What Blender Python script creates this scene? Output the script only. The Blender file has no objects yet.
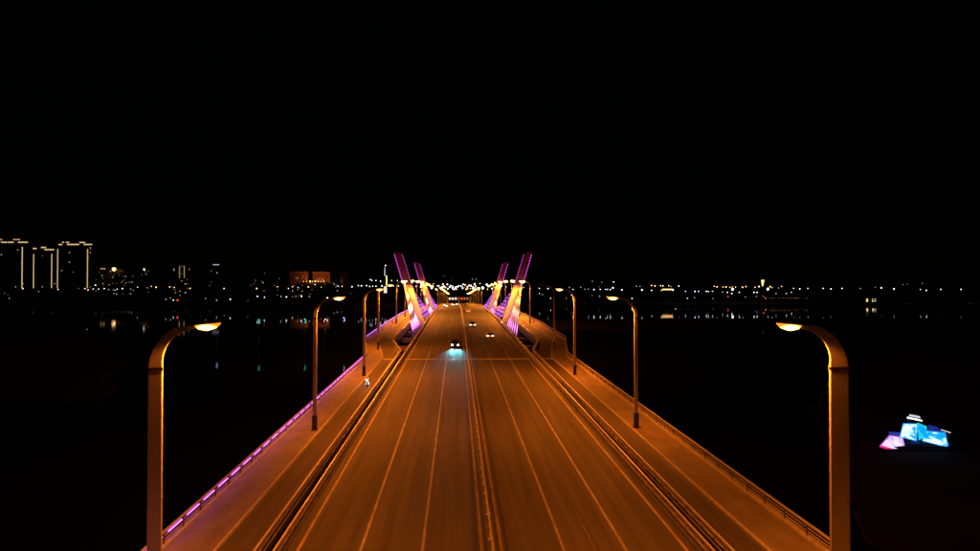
import bpy, math, random
from mathutils import Vector, Matrix
R = math.radians
random.seed(7)
S = bpy.context.scene
COL = S.collection

# ------------------------------------------------------------------ camera
CAMX, CAMZ, F, W, H = -2.15, 30.0, 760.0, 980.0, 551.0
cam = bpy.data.cameras.new('camera')
cam.sensor_width = 36.0
cam.lens = 36.0 * F / W
cam.clip_start, cam.clip_end = 0.5, 20000
co = bpy.data.objects.new('camera', cam); COL.objects.link(co)
co.location = (CAMX, 0, CAMZ)
YAW, PITCH = math.atan(33.0 / F), math.atan(11.3 / F)
co.rotation_euler = (R(90) + PITCH, 0, -YAW)
S.camera = co

# ------------------------------------------------------------------ night sky, moonlight, exposure
wd = bpy.data.worlds.new('World'); S.world = wd; wd.use_nodes = True
nt = wd.node_tree; nt.nodes.clear()
sky = nt.nodes.new('ShaderNodeTexSky'); sky.sky_type = 'NISHITA'; sky.sun_disc = False
sky.sun_elevation = R(14); sky.sun_rotation = R(160)
bg = nt.nodes.new('ShaderNodeBackground'); bg.inputs['Strength'].default_value = 0.00006
ow = nt.nodes.new('ShaderNodeOutputWorld')
nt.links.new(sky.outputs[0], bg.inputs[0]); nt.links.new(bg.outputs[0], ow.inputs[0])
sl = bpy.data.lights.new('moonlight', 'SUN'); sl.energy = 0.0015; sl.angle = R(0.5); sl.color = (1, .95, .88)
so = bpy.data.objects.new('moonlight', sl); COL.objects.link(so)
so.rotation_euler = (R(76), 0, R(20))
S.view_settings.view_transform = 'Standard'; S.view_settings.look = 'None'
S.view_settings.exposure = 0; S.view_settings.gamma = 1
S.view_settings.use_curve_mapping = False
S.render.engine = 'CYCLES'
S.cycles.use_denoising = True
S.cycles.max_bounces = 6; S.cycles.volume_bounces = 0; S.cycles.transparent_max_bounces = 4
S.cycles.sample_clamp_indirect = 4
S.cycles.use_light_tree = True

LAMP_W = 13800          # one sodium street lamp
HAZE = 0.0            # the air that night was clear

# ------------------------------------------------------------------ helpers
def ray(px, py):
    """direction of a photo pixel in the world"""
    v = Vector(((px - W / 2) / F, (H / 2 - py) / F, -1.0))
    return co.rotation_euler.to_matrix() @ v
def at(px, py, Y):
    d = ray(px, py)
    return Vector((CAMX, 0, CAMZ)) + d * (Y / d.y)

def zd(y):
    """deck level of the bridge: climbs to a crest and falls to the far bank"""
    if y < 230: r = 16.93 - .018 * y
    elif y < 470: r = 11.71 + 7.5e-5 * (y - 350) ** 2
    else: r = 12.79 + .018 * (y - 470)
    return max(CAMZ - r, 3.3)
def sst(a, b, x):
    t = min(1, max(0, (x - a) / (b - a))); return t
def flare(y, a, b):
    return sst(a, b, y) if y < 350 else sst(a, b, 700 - y)
def xin(y): return 13.65 + 3.95 * flare(y, 160, 186)      # inner edge of the side deck
def xout(y): return 20.2 + 5.0 * flare(y, 152, 190)       # outer edge
def xkerb(y): return xout(y) - 3.5

class MB:
    def __init__(s): s.v = []; s.f = []; s.m = []; s.uv = None
    def quad(s, a, b, c, d, m=0):
        n = len(s.v); s.v += [a, b, c, d]; s.f.append((n, n+1, n+2, n+3)); s.m.append(m)
    def box(s, x0, x1, y0, y1, z0, z1, m=0, taper=0):
        n = len(s.v); t = taper
        s.v += [(x0,y0,z0),(x1,y0,z0),(x1,y1,z0),(x0,y1,z0),(x0+t,y0+t,z1),(x1-t,y0+t,z1),(x1-t,y1-t,z1),(x0+t,y1-t,z1)]
        for q in ((3,2,1,0),(4,5,6,7),(0,1,5,4),(1,2,6,5),(2,3,7,6),(3,0,4,7)):
            s.f.append(tuple(n+i for i in q)); s.m.append(m)
    def sweep(s, rings, closed=True, cap=True, m=0):
        n = len(s.v); k = len(rings[0])
        for r in rings: s.v += [tuple(p) for p in r]
        for i in range(len(rings) - 1):
            for j in range(k if closed else k - 1):
                a = n + i*k + j; b = n + i*k + (j+1) % k
                s.f.append((a, b, b + k, a + k)); s.m.append(m)
        if cap and closed:
            s.f.append(tuple(n + j for j in range(k))[::-1]); s.m.append(m)
            s.f.append(tuple(n + (len(rings)-1)*k + j for j in range(k))); s.m.append(m)
    def tube(s, pts, rad, seg=8, m=0):
        rings = []
        for i, p in enumerate(pts):
            p = Vector(p)
            d = (Vector(pts[min(i+1, len(pts)-1)]) - Vector(pts[max(i-1, 0)])).normalized()
            u = d.cross(Vector((0, 0, 1)))
            if u.length < 1e-3: u = Vector((1, 0, 0))
            u.normalize(); w = u.cross(d)
            r = rad[i] if isinstance(rad, (list, tuple)) else rad
            rings.append([p + u*r*math.cos(2*math.pi*k/seg) + w*r*math.sin(2*math.pi*k/seg) for k in range(seg)])
        s.sweep(rings, m=m)
    def lathe(s, prof, c=(0,0,0), seg=12, axis='z', m=0):
        rings = []
        for r, h in prof:
            ring = []
            for k in range(seg):
                a = 2*math.pi*k/seg
                p = (r*math.cos(a), r*math.sin(a), h)
                if axis == 'x': p = (h, r*math.cos(a), r*math.sin(a))
                ring.append((p[0]+c[0], p[1]+c[1], p[2]+c[2]))
            rings.append(ring)
        s.sweep(rings, m=m)
    def mesh(s, name, mats, smooth=False):
        me = bpy.data.meshes.new(name)
        me.from_pydata([tuple(v) for v in s.v], [], s.f)
        for mt in (mats if isinstance(mats, (list, tuple)) else [mats]): me.materials.append(mt)
        for p, i in zip(me.polygons, s.m): p.material_index = i; p.use_smooth = smooth
        me.update()
        import bmesh
        bm = bmesh.new(); bm.from_mesh(me); bmesh.ops.recalc_face_normals(bm, faces=bm.faces); bm.to_mesh(me); bm.free()
        return me
    def build(s, name, mats, parent=None, loc=None, smooth=False):
        return link(name, s.mesh(name, mats, smooth), parent, loc)

def link(name, me, parent=None, loc=None):
    o = bpy.data.objects.new(name, me); COL.objects.link(o)
    if parent: o.parent = parent
    if loc is not None: o.location = loc
    return o
def empty(name, loc, label, cat, group=None, rz=0):
    o = bpy.data.objects.new(name, None); COL.objects.link(o)
    o.location = loc; o.rotation_euler = (0, 0, rz); o.empty_display_size = .3
    return tag(o, label, cat, group)
def tag(o, label=None, cat=None, group=None, kind=None):
    if label: o['label'] = label
    if cat: o['category'] = cat
    if group: o['group'] = group
    if kind: o['kind'] = kind
    return o
def copy_tree(o, parent=None):
    c = o.copy(); COL.objects.link(c); c.parent = parent
    for ch in o.children: copy_tree(ch, c)
    return c

# ------------------------------------------------------------------ materials
def mat(name, col, rough=.6, metal=0, spec=.5, var=0, scale=(1,1,1), nscale=1.0, bump=0, emit=None, es=0, ior=None, col2=None):
    m = bpy.data.materials.new(name); m.use_nodes = True
    n = m.node_tree.nodes; l = m.node_tree.links; b = n['Principled BSDF']
    b.inputs['Base Color'].default_value = (*col, 1)
    b.inputs['Roughness'].default_value = rough; b.inputs['Metallic'].default_value = metal
    b.inputs['Specular IOR Level'].default_value = spec
    if ior: b.inputs['IOR'].default_value = ior
    if emit:
        b.inputs['Emission Color'].default_value = (*emit, 1); b.inputs['Emission Strength'].default_value = es
    if var or bump or col2:
        tc = n.new('ShaderNodeTexCoord'); mp = n.new('ShaderNodeMapping'); mp.inputs['Scale'].default_value = scale
        l.new(tc.outputs['Object'], mp.inputs[0])
        t = n.new('ShaderNodeTexNoise'); t.inputs['Scale'].default_value = nscale; t.inputs['Detail'].default_value = 5
        l.new(mp.outputs[0], t.inputs['Vector'])
        if var or col2:
            r = n.new('ShaderNodeMapRange'); r.inputs[1].default_value = .3; r.inputs[2].default_value = .7
            l.new(t.outputs[0], r.inputs[0])
            x = n.new('ShaderNodeMix'); x.data_type = 'RGBA'
            x.inputs[6].default_value = (*[c*(1-var) for c in col], 1)
            x.inputs[7].default_value = (*(col2 or [c*(1+var) for c in col]), 1)
            l.new(r.outputs[0], x.inputs[0]); l.new(x.outputs[2], b.inputs['Base Color'])
        if bump:
            bp = n.new('ShaderNodeBump'); bp.inputs['Strength'].default_value = bump; bp.inputs['Distance'].default_value = .1
            l.new(t.outputs[0], bp.inputs['Height']); l.new(bp.outputs[0], b.inputs['Normal'])
    return m

def asphalt(name, base):
    """worn asphalt: fine grain, long tyre tracks and patches"""
    m = mat(name, base, .7, spec=.3)
    n = m.node_tree.nodes; l = m.node_tree.links; b = n['Principled BSDF']
    tc = n.new('ShaderNodeTexCoord')
    def noise(sc, s, det):
        mp = n.new('ShaderNodeMapping'); mp.inputs['Scale'].default_value = sc
        l.new(tc.outputs['Object'], mp.inputs[0])
        t = n.new('ShaderNodeTexNoise'); t.inputs['Scale'].default_value = s; t.inputs['Detail'].default_value = det
        l.new(mp.outputs[0], t.inputs[0]); return t
    a = noise((1, .012, 1), 1.6, 6); c = noise((1, .25, 1), .12, 3); g = noise((1, 1, 1), 14, 2)
    def mr(t, lo, hi):
        r = n.new('ShaderNodeMapRange'); r.inputs[1].default_value = .3; r.inputs[2].default_value = .7
        r.inputs[3].default_value = lo; r.inputs[4].default_value = hi; l.new(t.outputs[0], r.inputs[0]); return r
    def mul(p, q):
        k = n.new('ShaderNodeMath'); k.operation = 'MULTIPLY'; l.new(p.outputs[0], k.inputs[0]); l.new(q.outputs[0], k.inputs[1]); return k
    f = mul(mul(mr(a, .84, 1.2), mr(c, .82, 1.2)), mr(g, .85, 1.15))
    v = n.new('ShaderNodeVectorMath'); v.operation = 'SCALE'; v.inputs[0].default_value = base
    l.new(f.outputs[0], v.inputs['Scale']); l.new(v.outputs[0], b.inputs['Base Color'])
    l.new(mr(a, .78, .66).outputs[0], b.inputs['Roughness'])
    bp = n.new('ShaderNodeBump'); bp.inputs['Strength'].default_value = .25; bp.inputs['Distance'].default_value = .02
    l.new(g.outputs[0], bp.inputs['Height']); l.new(bp.outputs[0], b.inputs['Normal'])
    return m

def glow(name, col, s):
    return mat(name, (.2, .2, .2), .4, emit=col, es=s)

M = {}
M['asphalt'] = asphalt('asphalt', (.055, .052, .05))
M['asphalt_side'] = asphalt('asphalt_side', (.068, .062, .058))
M['pave'] = mat('paving', (.16, .14, .13), .7, var=.25, nscale=.8, scale=(1,.3,1))
M['concrete'] = mat('concrete', (.22, .21, .2), .75, var=.2, nscale=.5)
M['kerb'] = mat('kerb_stone', (.36, .34, .32), .7, var=.2, nscale=2)
M['paint_w'] = mat('road_paint_white', (.21, .2, .19), .6, var=.45, nscale=2.2, scale=(1,.25,1))
M['paint_y'] = mat('road_paint_yellow', (.25, .2, .11), .6, var=.4, nscale=2.2, scale=(1,.25,1))
M['tar'] = mat('tar_seal', (.012, .012, .012), .5)
M['joint'] = mat('joint_steel', (.75, .7, .66), .5, .1, var=.2, nscale=3)
M['steel'] = mat('galvanised_steel', (.5, .48, .46), .42, .3, var=.15, nscale=4)
M['steel_dark'] = mat('dark_steel', (.05, .048, .05), .45, .3, var=.2, nscale=4)
M['pole'] = mat('pole_paint', (.44, .41, .38), .7, spec=.2, var=.12, nscale=1.5, scale=(4,4,.4))
M['white_steel'] = mat('white_painted_steel', (.72, .7, .68), .5, var=.1, nscale=3)
M['pylon'] = mat('pylon_paint', (.6, .56, .54), .55, var=.1, nscale=.4)
M['pylon_head'] = mat('pylon_head_dimmed', (.17, .045, .06), .5, var=.25, nscale=.5)  # maroon darkens the upper half: its dim violet lighting put into the colour
M['stay'] = mat('stay_sheath', (.6, .57, .55), .45)
M['housing'] = mat('lamp_housing', (.25, .22, .2), .4, .2)
M['bowl'] = glow('sodium_bowl', (1, .46, .06), 22)
M['bowl_far'] = glow('sodium_bowl_bright', (1, .4, .06), 40)
M['bowl_off'] = mat('unlit_bowl', (.35, .33, .3), .25)
M['led_v'] = glow('violet_led', (.55, .08, 1), 9)
M['led_v2'] = glow('violet_led_dim', (.55, .05, .62), 1.8)
M['water'] = None
M['earth'] = mat('earth', (.035, .038, .025), .9, var=.4, nscale=.05)
M['mud'] = mat('wet_mud', (.008, .008, .009), .95, spec=.1, var=.3, nscale=.1)
M['bank'] = mat('bank_stone', (.14, .13, .12), .85, var=.3, nscale=.3)
M['bwall'] = mat('building_wall', (.12, .1, .09), .8, var=.15, nscale=.1)
M['bwall_r'] = mat('building_wall_russet', (.34, .17, .11), .8, var=.15, nscale=.1)
M['bglass'] = mat('dark_window', (.02, .022, .025), .15)
M['win_w'] = glow('lit_window_white', (1, .9, .7), .9)
M['win_y'] = glow('lit_window_yellow', (1, .62, .22), .6)
M['win_d'] = glow('lit_window_dim', (1, .55, .25), .22)
M['led_warm'] = glow('warm_outline_led', (1, .72, .34), .8)
M['led_red'] = glow('red_outline_led', (1, .55, .35), .5)
M['fw'] = glow('far_lamp_white', (.95, .97, 1), 3.2)
M['fb'] = glow('far_lamp_bluish', (.62, .86, 1), 6)
M['fo'] = glow('far_lamp_orange', (1, .5, .16), 4)
M['fr'] = glow('far_lamp_red', (1, .05, .06), 2.6)
M['fy'] = glow('far_lamp_yellow', (1, .78, .16), 2.2)
M['fd'] = glow('far_lamp_dim', (.75, .8, .95), .8)
M['neon_p'] = glow('violet_neon', (.62, .42, 1), 2.4)
M['neon_t'] = glow('teal_neon', (.08, .85, .62), 1.5)
M['tyre'] = mat('tyre', (.015, .015, .015), .8)
M['rim'] = mat('rim', (.45, .45, .45), .35, .7)
M['glass'] = mat('car_glass', (.012, .013, .015), .08)
M['head'] = glow('headlight_white', (1, .96, .86), 45)
M['head_b'] = glow('headlight_cold', (.45, .85, 1), 60)
M['tail'] = glow('tail_light', (1, .04, .02), 2.5)
M['tail_dim'] = glow('tail_light_dim', (1, .62, .25), 14)
for k, c in (('silver', (.5, .5, .5)), ('black', (.02, .02, .022)), ('white', (.75, .75, .73)), ('bronze', (.4, .3, .16)), ('navy', (.03, .05, .1))):
    M['car_' + k] = mat('car_paint_' + k, c, .28, .25)

def water_mat():
    m = bpy.data.materials.new('river_water'); m.use_nodes = True
    n = m.node_tree.nodes; l = m.node_tree.links; b = n['Principled BSDF']
    b.inputs['Base Color'].default_value = (.004, .005, .006, 1); b.inputs['Roughness'].default_value = .03
    b.inputs['IOR'].default_value = 1.05
    tc = n.new('ShaderNodeTexCoord'); t = n.new('ShaderNodeTexNoise'); t.inputs['Scale'].default_value = .35; t.inputs['Detail'].default_value = 3
    l.new(tc.outputs['Object'], t.inputs[0])
    bp = n.new('ShaderNodeBump'); bp.inputs['Strength'].default_value = .11; bp.inputs['Distance'].default_value = .05
    l.new(t.outputs[0], bp.inputs['Height']); l.new(bp.outputs[0], b.inputs['Normal'])
    return m
M['water'] = water_mat()

# ------------------------------------------------------------------ ground and water
b = MB(); b.quad((-9000, -600, -1.2), (9000, -600, -1.2), (9000, 14000, -1.2), (-9000, 14000, -1.2))
tag(b.build('ground', M['earth']), kind='structure')
b = MB(); b.quad((-9000, -600, 0), (9000, -600, 0), (9000, 1250, 0), (-9000, 1250, 0))
tag(b.build('river', M['water']), kind='structure')
def shore(x): return 1010 + 130 * sst(-200, 200, x) + 14 * math.sin(x * .013) + 8 * math.sin(x * .041)
b = MB(); rings = []
for i in range(181):
    x = -9000 + i * 100
    y = shore(x)
    rings.append([(x, y, -1), (x, y + 9, 2.3), (x, y + 12, 2.5), (x, 13900, 2.5), (x, 13900, -1)])
b.sweep(rings)
tag(b.build('far_bank', M['earth']), kind='structure')

def flat(name, pts, z):
    b = MB(); c = Vector((sum(p[0] for p in pts)/len(pts), sum(p[1] for p in pts)/len(pts), 0)); ring0 = []; ring1 = []
    rr = random.Random(len(pts)); P = []
    for i, p in enumerate(pts):
        q = pts[(i + 1) % len(pts)]
        for t in range(8):
            v = Vector((p[0] + (q[0]-p[0])*t/8, p[1] + (q[1]-p[1])*t/8, 0)); P.append(v + Vector((rr.uniform(-4, 4), rr.uniform(-4, 4), 0)))
    b.sweep([[(v.x, v.y, -1.1) for v in P], [(*(v + (c - v).normalized() * 2.5).xy, z) for v in P]])
    return tag(b.build(name, M['mud']), kind='structure')
flat('added_mud_flat', [(-2600, 200), (-90, 190), (-135, 320), (-228, 480), (-300, 640), (-400, 860), (-2600, 880)], .7)  # added ground, shaped to cut the tower reflections in the water
flat('added_mud_bar', [(34, 520), (60, 690), (300, 715), (760, 705), (900, 640), (500, 545), (200, 515)], .35)  # added bar that cuts off the long lamp reflections on the river
flat('river_bank', [(28, 40), (46, 90), (64, 130), (80, 175), (130, 260), (190, 330), (900, 330), (900, 40), (120, -60)], .4)

# ------------------------------------------------------------------ the bridge decks
YS = [-40 + i * 5 for i in range(260)]          # -40 .. 1255
Y_END = YS[-1]
def strip(name, xa, xb, h0, h1, m, ys=YS, parent=None):
    """a slab following the deck: xa, xb are functions of y or numbers"""
    f = lambda q, y: q(y) if callable(q) else q
    bb = MB(); bb.sweep([[(f(xa, y), y, zd(y) + h0), (f(xb, y), y, zd(y) + h0), (f(xb, y), y, zd(y) + h1), (f(xa, y), y, zd(y) + h1)] for y in ys])
    return bb.build(name, m, parent)
road = tag(strip('road', -12.95, 12.95, -1.6, 0, M['asphalt']), kind='structure')
def sheet(name, rects, m, parent, z=.004):
    bb = MB()
    for (xa, xb, y0, y1) in rects:
        f = lambda q, y: q(y) if callable(q) else q
        ys = [y for y in YS if y0 < y < y1]; ys = [y0] + ys + [y1]
        bb.sweep([[(f(xa, y), y, zd(y) + z), (f(xb, y), y, zd(y) + z)] for y in ys], closed=False)
    o = bb.build(name, m, parent)
    return o
for x in (-11.85, 11.9):
    sheet('edge_line', [(x - .1, x + .1, -40, Y_END)], M['paint_y'], road)
for x in (-.62, .6):
    sheet('median_line', [(x - .09, x + .09, -40, Y_END)], M['paint_y'], road)
for x in (-8.02, -4.25, 4.4, 8.2):
    sheet('lane_line', [(x - .09, x + .09, -40, 166)], M['paint_w'], road)
    dash = sheet('lane_dashes', [(x - .09, x + .09, 172 + 15*k, 178 + 15*k) for k in range(65)], M['paint_w'], road)
    tag(dash, kind='stuff')
for x, s in ((-1.12, .05), (1.12, .05), (-6.2, .02), (6.3, .02), (2.9, .02)):
    bb = MB(); rr = []
    for k in range(220):
        y = -40 + k * 3
        w = s * (.6 + .8 * random.random()); xx = x + random.uniform(-.03, .03)
        rr.append([(xx - w, y, zd(y) + .006), (xx + w, y, zd(y) + .006)])
    bb.sweep(rr, closed=False); bb.build('tar_seam', M['tar'], road)
for y in (150, 550, 830):
    bb = MB(); bb.box(-12.2, 12.2, y - .45, y + .45, zd(y) - .05, zd(y) + .012)
    bb.build('expansion_joint', M['joint'], road)
    for k in range(2):
        bb = MB(); bb.box(-12.2, 12.2, y - .03 + .3*(k-.5), y + .03 + .3*(k-.5), zd(y), zd(y) + .018)
        bb.build('joint_gap', M['tar'], road)
for y in range(30, 1000, 60):
    if y in (270, 390): continue
    for x in (-9, 9):
        bb = MB(); bb.box(x - 1.1, x + 1.1, y - 1, y + 1, -1.1, zd(y) - 2.6); bb.box(x - 2.2, x + 2.2, y - 1.2, y + 1.2, zd(y) - 2.6, zd(y) - 1.6)
        bb.build('pier', M['concrete'], road)

for s in (-1, 1):
    xi = lambda y, s=s: s * xin(y)
    xo = lambda y, s=s: s * xout(y)
    xk = lambda y, s=s: s * xkerb(y)
    sr = tag(strip('side_road', xi, xo, -1.3, 0, M['asphalt_side']), kind='structure')
    pv = tag(strip('pavement', lambda y, s=s: s * (xkerb(y) + .2), lambda y, s=s: s * (xout(y) - .35), -.3, .15, M['pave']), kind='structure')
    strip('kerb', xk, lambda y, s=s: s * (xkerb(y) + .2), -.3, .165, M['kerb'], parent=pv)
    strip('parapet_kerb', lambda y, s=s: s * (xout(y) - .35), lambda y, s=s: s * (xout(y) + .05), -.9, .34, M['kerb'], parent=pv)
    sheet('edge_line', [(lambda y, s=s: s * (xin(y) + .55), lambda y, s=s: s * (xin(y) + .68), -40, Y_END)], M['paint_w'], sr)
    bb = MB(); bb.box(min(s*14.1, s*16.6), max(s*14.1, s*16.6), 149.6, 150.4, zd(150) - .05, zd(150) + .012)
    bb.build('expansion_joint', M['joint'], sr)
    for y in range(170, 535, 24):
        bb = MB(); x0, x1 = sorted((s * 12.9, s * (xin(y) + 3))); bb.box(x0, x1, y - .7, y + .7, zd(y) - 2.9, zd(y) - 1.62)
        bb.build('cross_beam', M['concrete'], sr)
    for y in range(30, 1000, 60):
        x = s * (xin(y) + xout(y)) / 2
        if y in (270, 390): continue
        bb = MB(); bb.box(x - .9, x + .9, y - .8, y + .8, -1.1, zd(y) - 1.3)
        bb.build('pier', M['concrete'], sr)

# ------------------------------------------------------------------ guard rails along the two gaps
post_me = None
def guard_rail(xf, side, label, ys, tight):
    root = empty('guard_rail', (0, 0, 0), label, 'guard rail', 'steel guard rails along the bridge')
    f = lambda y: side * xf(y)
    # low concrete plinth, two steel beams
    for (w, h0, h1, mm, nm) in ((.17, -.02, .30, 'concrete', 'plinth'), (.045, .50, .60, 'steel', 'beam'), (.07, .80, .90, 'steel', 'beam')):
        bb = MB(); bb.sweep([[(f(y) - w, y, zd(y) + h0), (f(y) + w, y, zd(y) + h0), (f(y) + w, y, zd(y) + h1), (f(y) - w, y, zd(y) + h1)] for y in ys])
        bb.build(nm, M[mm], root)
    pm = MB(); pm.box(-.045, .045, -.07, .07, .28, .81); pm = pm.mesh('post', M['steel'])
    y = ys[0] + 1
    far = MB()
    while y < ys[-1]:
        if 30 < y < 130: link('post', pm, root, (f(y), y, zd(y)))
        elif y < 700:
            z = zd(y); far.box(f(y) - .045, f(y) + .045, y - .07, y + .07, z + .28, z + .81)
        y += 2.0
    tag(far.build('posts', M['steel'], root), kind='stuff')
    return root
guard_rail(lambda y: 12.72, -1, 'steel guard rail on the carriageway edge beside the oncoming lanes', YS, 1)
guard_rail(lambda y: 12.72, 1, 'steel guard rail on the carriageway edge, side of the leaving cars', YS, 1)
guard_rail(lambda y: xin(y) + .2, -1, 'steel guard rail on the inner edge of the side road with violet railing', YS, 0)
guard_rail(lambda y: xin(y) + .2, 1, 'steel guard rail on the inner edge of the side road without lit railing', YS, 0)

# outer railings
def railing(side, label, lit):
    root = empty('railing', (0, 0, 0), label, 'railing', 'railings on the outer bridge edges')
    f = lambda y: side * (xout(y) - .14)
    for (w, h0, h1, nm) in ((.075, 1.02, 1.12, 'handrail'), (.03, .78, .83, 'rail'), (.03, .56, .61, 'rail'), (.05, .40, .45, 'bottom_rail')):
        bb = MB(); bb.sweep([[(f(y) - w, y, zd(y) + h0), (f(y) + w, y, zd(y) + h0), (f(y) + w, y, zd(y) + h1), (f(y) - w, y, zd(y) + h1)] for y in YS])
        bb.build(nm, M['steel'], root)
    pm = MB(); pm.box(-.06, .06, -.09, .09, .33, 1.03); pm = pm.mesh('post', M['steel_dark'])
    bm_ = MB(); bm_.box(-.012, .012, -.012, .012, .44, .79); bm_ = bm_.mesh('baluster', M['steel_dark'])
    lm = MB(); lm.box(-.02, .02, -1.15, 1.15, -.018, .018); lm = lm.mesh('light_strip', M['led_v'])
    far = MB(); flr = MB()
    y = 31.0
    while y < 1100:
        z = zd(y)
        if y < 152:
            link('post', pm, root, (f(y), y, z))
        else:
            far.box(f(y) - .06, f(y) + .06, y - .09, y + .09, z + .33, z + 1.03)
        for k in range(1, 8):
            yy = y + k * 3.3 / 8
            if yy < 190: far.box(f(yy) - .012, f(yy) + .012, yy - .012, yy + .012, zd(yy) + .44, zd(yy) + .79)
        if lit:
            ym = y + 1.65
            slope = (zd(ym + 1) - zd(ym - 1)) / 2
            if ym < 151:
                o = link('light_strip', lm, root, (f(ym) - side * .11, ym, zd(ym) + .95)); o.rotation_euler = (math.atan(slope), 0, 0)
            elif 192 < ym < 700:
                xx = f(ym) - side * .11; fs = (f(ym + 1) - f(ym - 1)) / 2
                flr.sweep([[(xx + fs*t + a, ym + t, zd(ym + t) + .95 + c) for a, c in ((-.02, -.022), (.02, -.022), (.02, .022), (-.02, .022))] for t in (-1.15, 1.15)])
        y += 3.3
    tag(far.build('posts_and_balusters', M['steel_dark'], root), kind='stuff')
    if lit: tag(flr.build('light_strips', M['led_v'], root), kind='stuff')
railing(-1, 'bridge railing with violet light strips under its handrail', True)
railing(1, 'plain steel bridge railing without light strips', False)

# median fence
root = empty('median_fence', (0, 0, 0), 'low white steel fence with reflectors along the road centre', 'fence')
for (w, h0, h1, nm) in ((.035, .78, .86, 'top_rail'), (.025, .3, .35, 'rail'), (.02, .55, .59, 'rail')):
    bb = MB(); bb.sweep([[(-w, y, zd(y) + h0), (w, y, zd(y) + h0), (w, y, zd(y) + h1), (-w, y, zd(y) + h1)] for y in YS])
    bb.build(nm, M['steel'], root)
pm = MB(); pm.box(-.04, .04, -.04, .04, 0, .8); pm.box(-.12, .12, -.1, .1, 0, .05, taper=.02); pm = pm.mesh('post', M['steel'])
rm = MB(); rm.box(-.05, .05, -.012, .012, 0, .1); rm = rm.mesh('reflector', mat('reflector', (.85, .8, .7), .2, .3))
far = MB(); far2 = MB()
y = 31.0
while y < 800:
    z = zd(y)
    if y < 150:
        p = link('post', pm, root, (random.uniform(-.05, .05), y, z)); link('reflector', rm, p, (0, -.055, .84))
    else:
        far.box(-.04, .04, y - .04, y + .04, z, z + .8); far2.box(-.06, .06, y - .06, y - .045, z + .84, z + .96)
    for k in range(1, 6):
        yy = y + k * .42
        if yy < 240: far.box(-.012, .012, yy - .012, yy + .012, zd(yy) + .33, zd(yy) + .79)
    y += 2.5
tag(far.build('posts_and_bars', M['white_steel'], root), kind='stuff')
tag(far2.build('reflectors', M['white_steel'], root), kind='stuff')

# ------------------------------------------------------------------ street lamps of the bridge
LIFT = .42
def lamp_meshes(w, wy=.1, bs=1.0):
    """pole: flat tapering box column that bends over into the arm towards +x"""
    me = {}; Z0 = 13.86 + LIFT
    pts = [(0, .15), (0, 2), (0, 6), (0, 10), (0, 11.8 + LIFT)]
    for k in range(1, 9):
        a = R(90) * k / 8
        pts.append((1.75 * (1 - math.cos(a)) , 11.8 + LIFT + 1.95 * math.sin(a)))
    pts.append((1.95, 13.82 + LIFT))
    rings = []
    for i, (x, z) in enumerate(pts):
        q = pts[min(i+1, len(pts)-1)]; p = pts[max(i-1, 0)]
        d = Vector((q[0]-p[0], q[1]-p[1])).normalized(); nn = Vector((-d.y, d.x))
        if i < 5: hw = w / 2 * (1.04 - .04 * i / 4)
        else: hw = w / 2 * (1 - (i - 4) / 9.0) + .07 * (i - 4) / 9.0
        hy = wy / 2 if i < 5 else wy / 2 * (1 - .6 * (i - 4) / 9.0)
        c = hw * .12
        def pt(u, v): return (x + nn.x * u, v, z + nn.y * u)
        rings.append([pt(-hw + c, -hy), pt(hw - c, -hy), pt(hw, -hy + c), pt(hw, hy - c), pt(hw - c, hy), pt(-hw + c, hy), pt(-hw, hy - c), pt(-hw, -hy + c)])
    bb = MB(); bb.sweep(rings); me['pole'] = bb.mesh('pole', M['pole'])
    bb = MB(); bb.box(-w*.62, w*.62, -.2, .2, .15, 1.75); bb.box(-w*.8, w*.8, -.3, .3, .15, .32)
    me['base_box'] = bb.mesh('base_box', M['steel_dark'])
    bb = MB(); bb.box(-w*.52, w*.52, -wy*.62, wy*.62, 11.62 + LIFT, 11.74 + LIFT); me['joint_band'] = bb.mesh('joint_band', M['steel_dark'])
    bb = MB(); bb.tube([(2.2, 0, 13.9 + LIFT), (2.2, 0, 14.55 + LIFT)], .025, 6); me['finial'] = bb.mesh('finial', M['pole'])
    bb = MB()   # flat housing over a dropped bowl, long axis along the arm
    bb.sweep([[(xx, -hy, Z0 + (xx - 1.9)*.1), (xx, hy, Z0 + (xx - 1.9)*.1), (xx, hy*.7, Z0 + hz + (xx - 1.9)*.1), (xx, -hy*.7, Z0 + hz + (xx - 1.9)*.1)] for xx, hy, hz in ((1.85, .09, .07), (2.1, .19, .13), (2.6, .21, .15), (3.0, .17, .11), (3.2, .09, .05))])
    me['lamp_housing'] = bb.mesh('lamp_housing', M['housing'], True)
    bb = MB()
    bb.sweep([[(2.55 + (xx - 2.55) * (1 + (bs - 1) * .4), yy * hy * bs, Z0 - .005 + (xx - 1.9)*.1 - zz * dz * 1.15 * bs) for yy, zz in ((-1, 0), (-.92, .5), (-.5, .95), (0, 1.05), (.5, .95), (.92, .5), (1, 0))] for xx, hy, dz in ((1.94, .06, .05), (2.1, .17, .18), (2.55, .21, .28), (3.0, .17, .2), (3.2, .07, .06))])
    me['lamp_bowl'] = bb.mesh('lamp_bowl', M['bowl'], True)
    return me
LM = {'std': lamp_meshes(.40), 'left': lamp_meshes(.74), 'right': lamp_meshes(1.02), 'far': lamp_meshes(.40, bs=2.0)}
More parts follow.
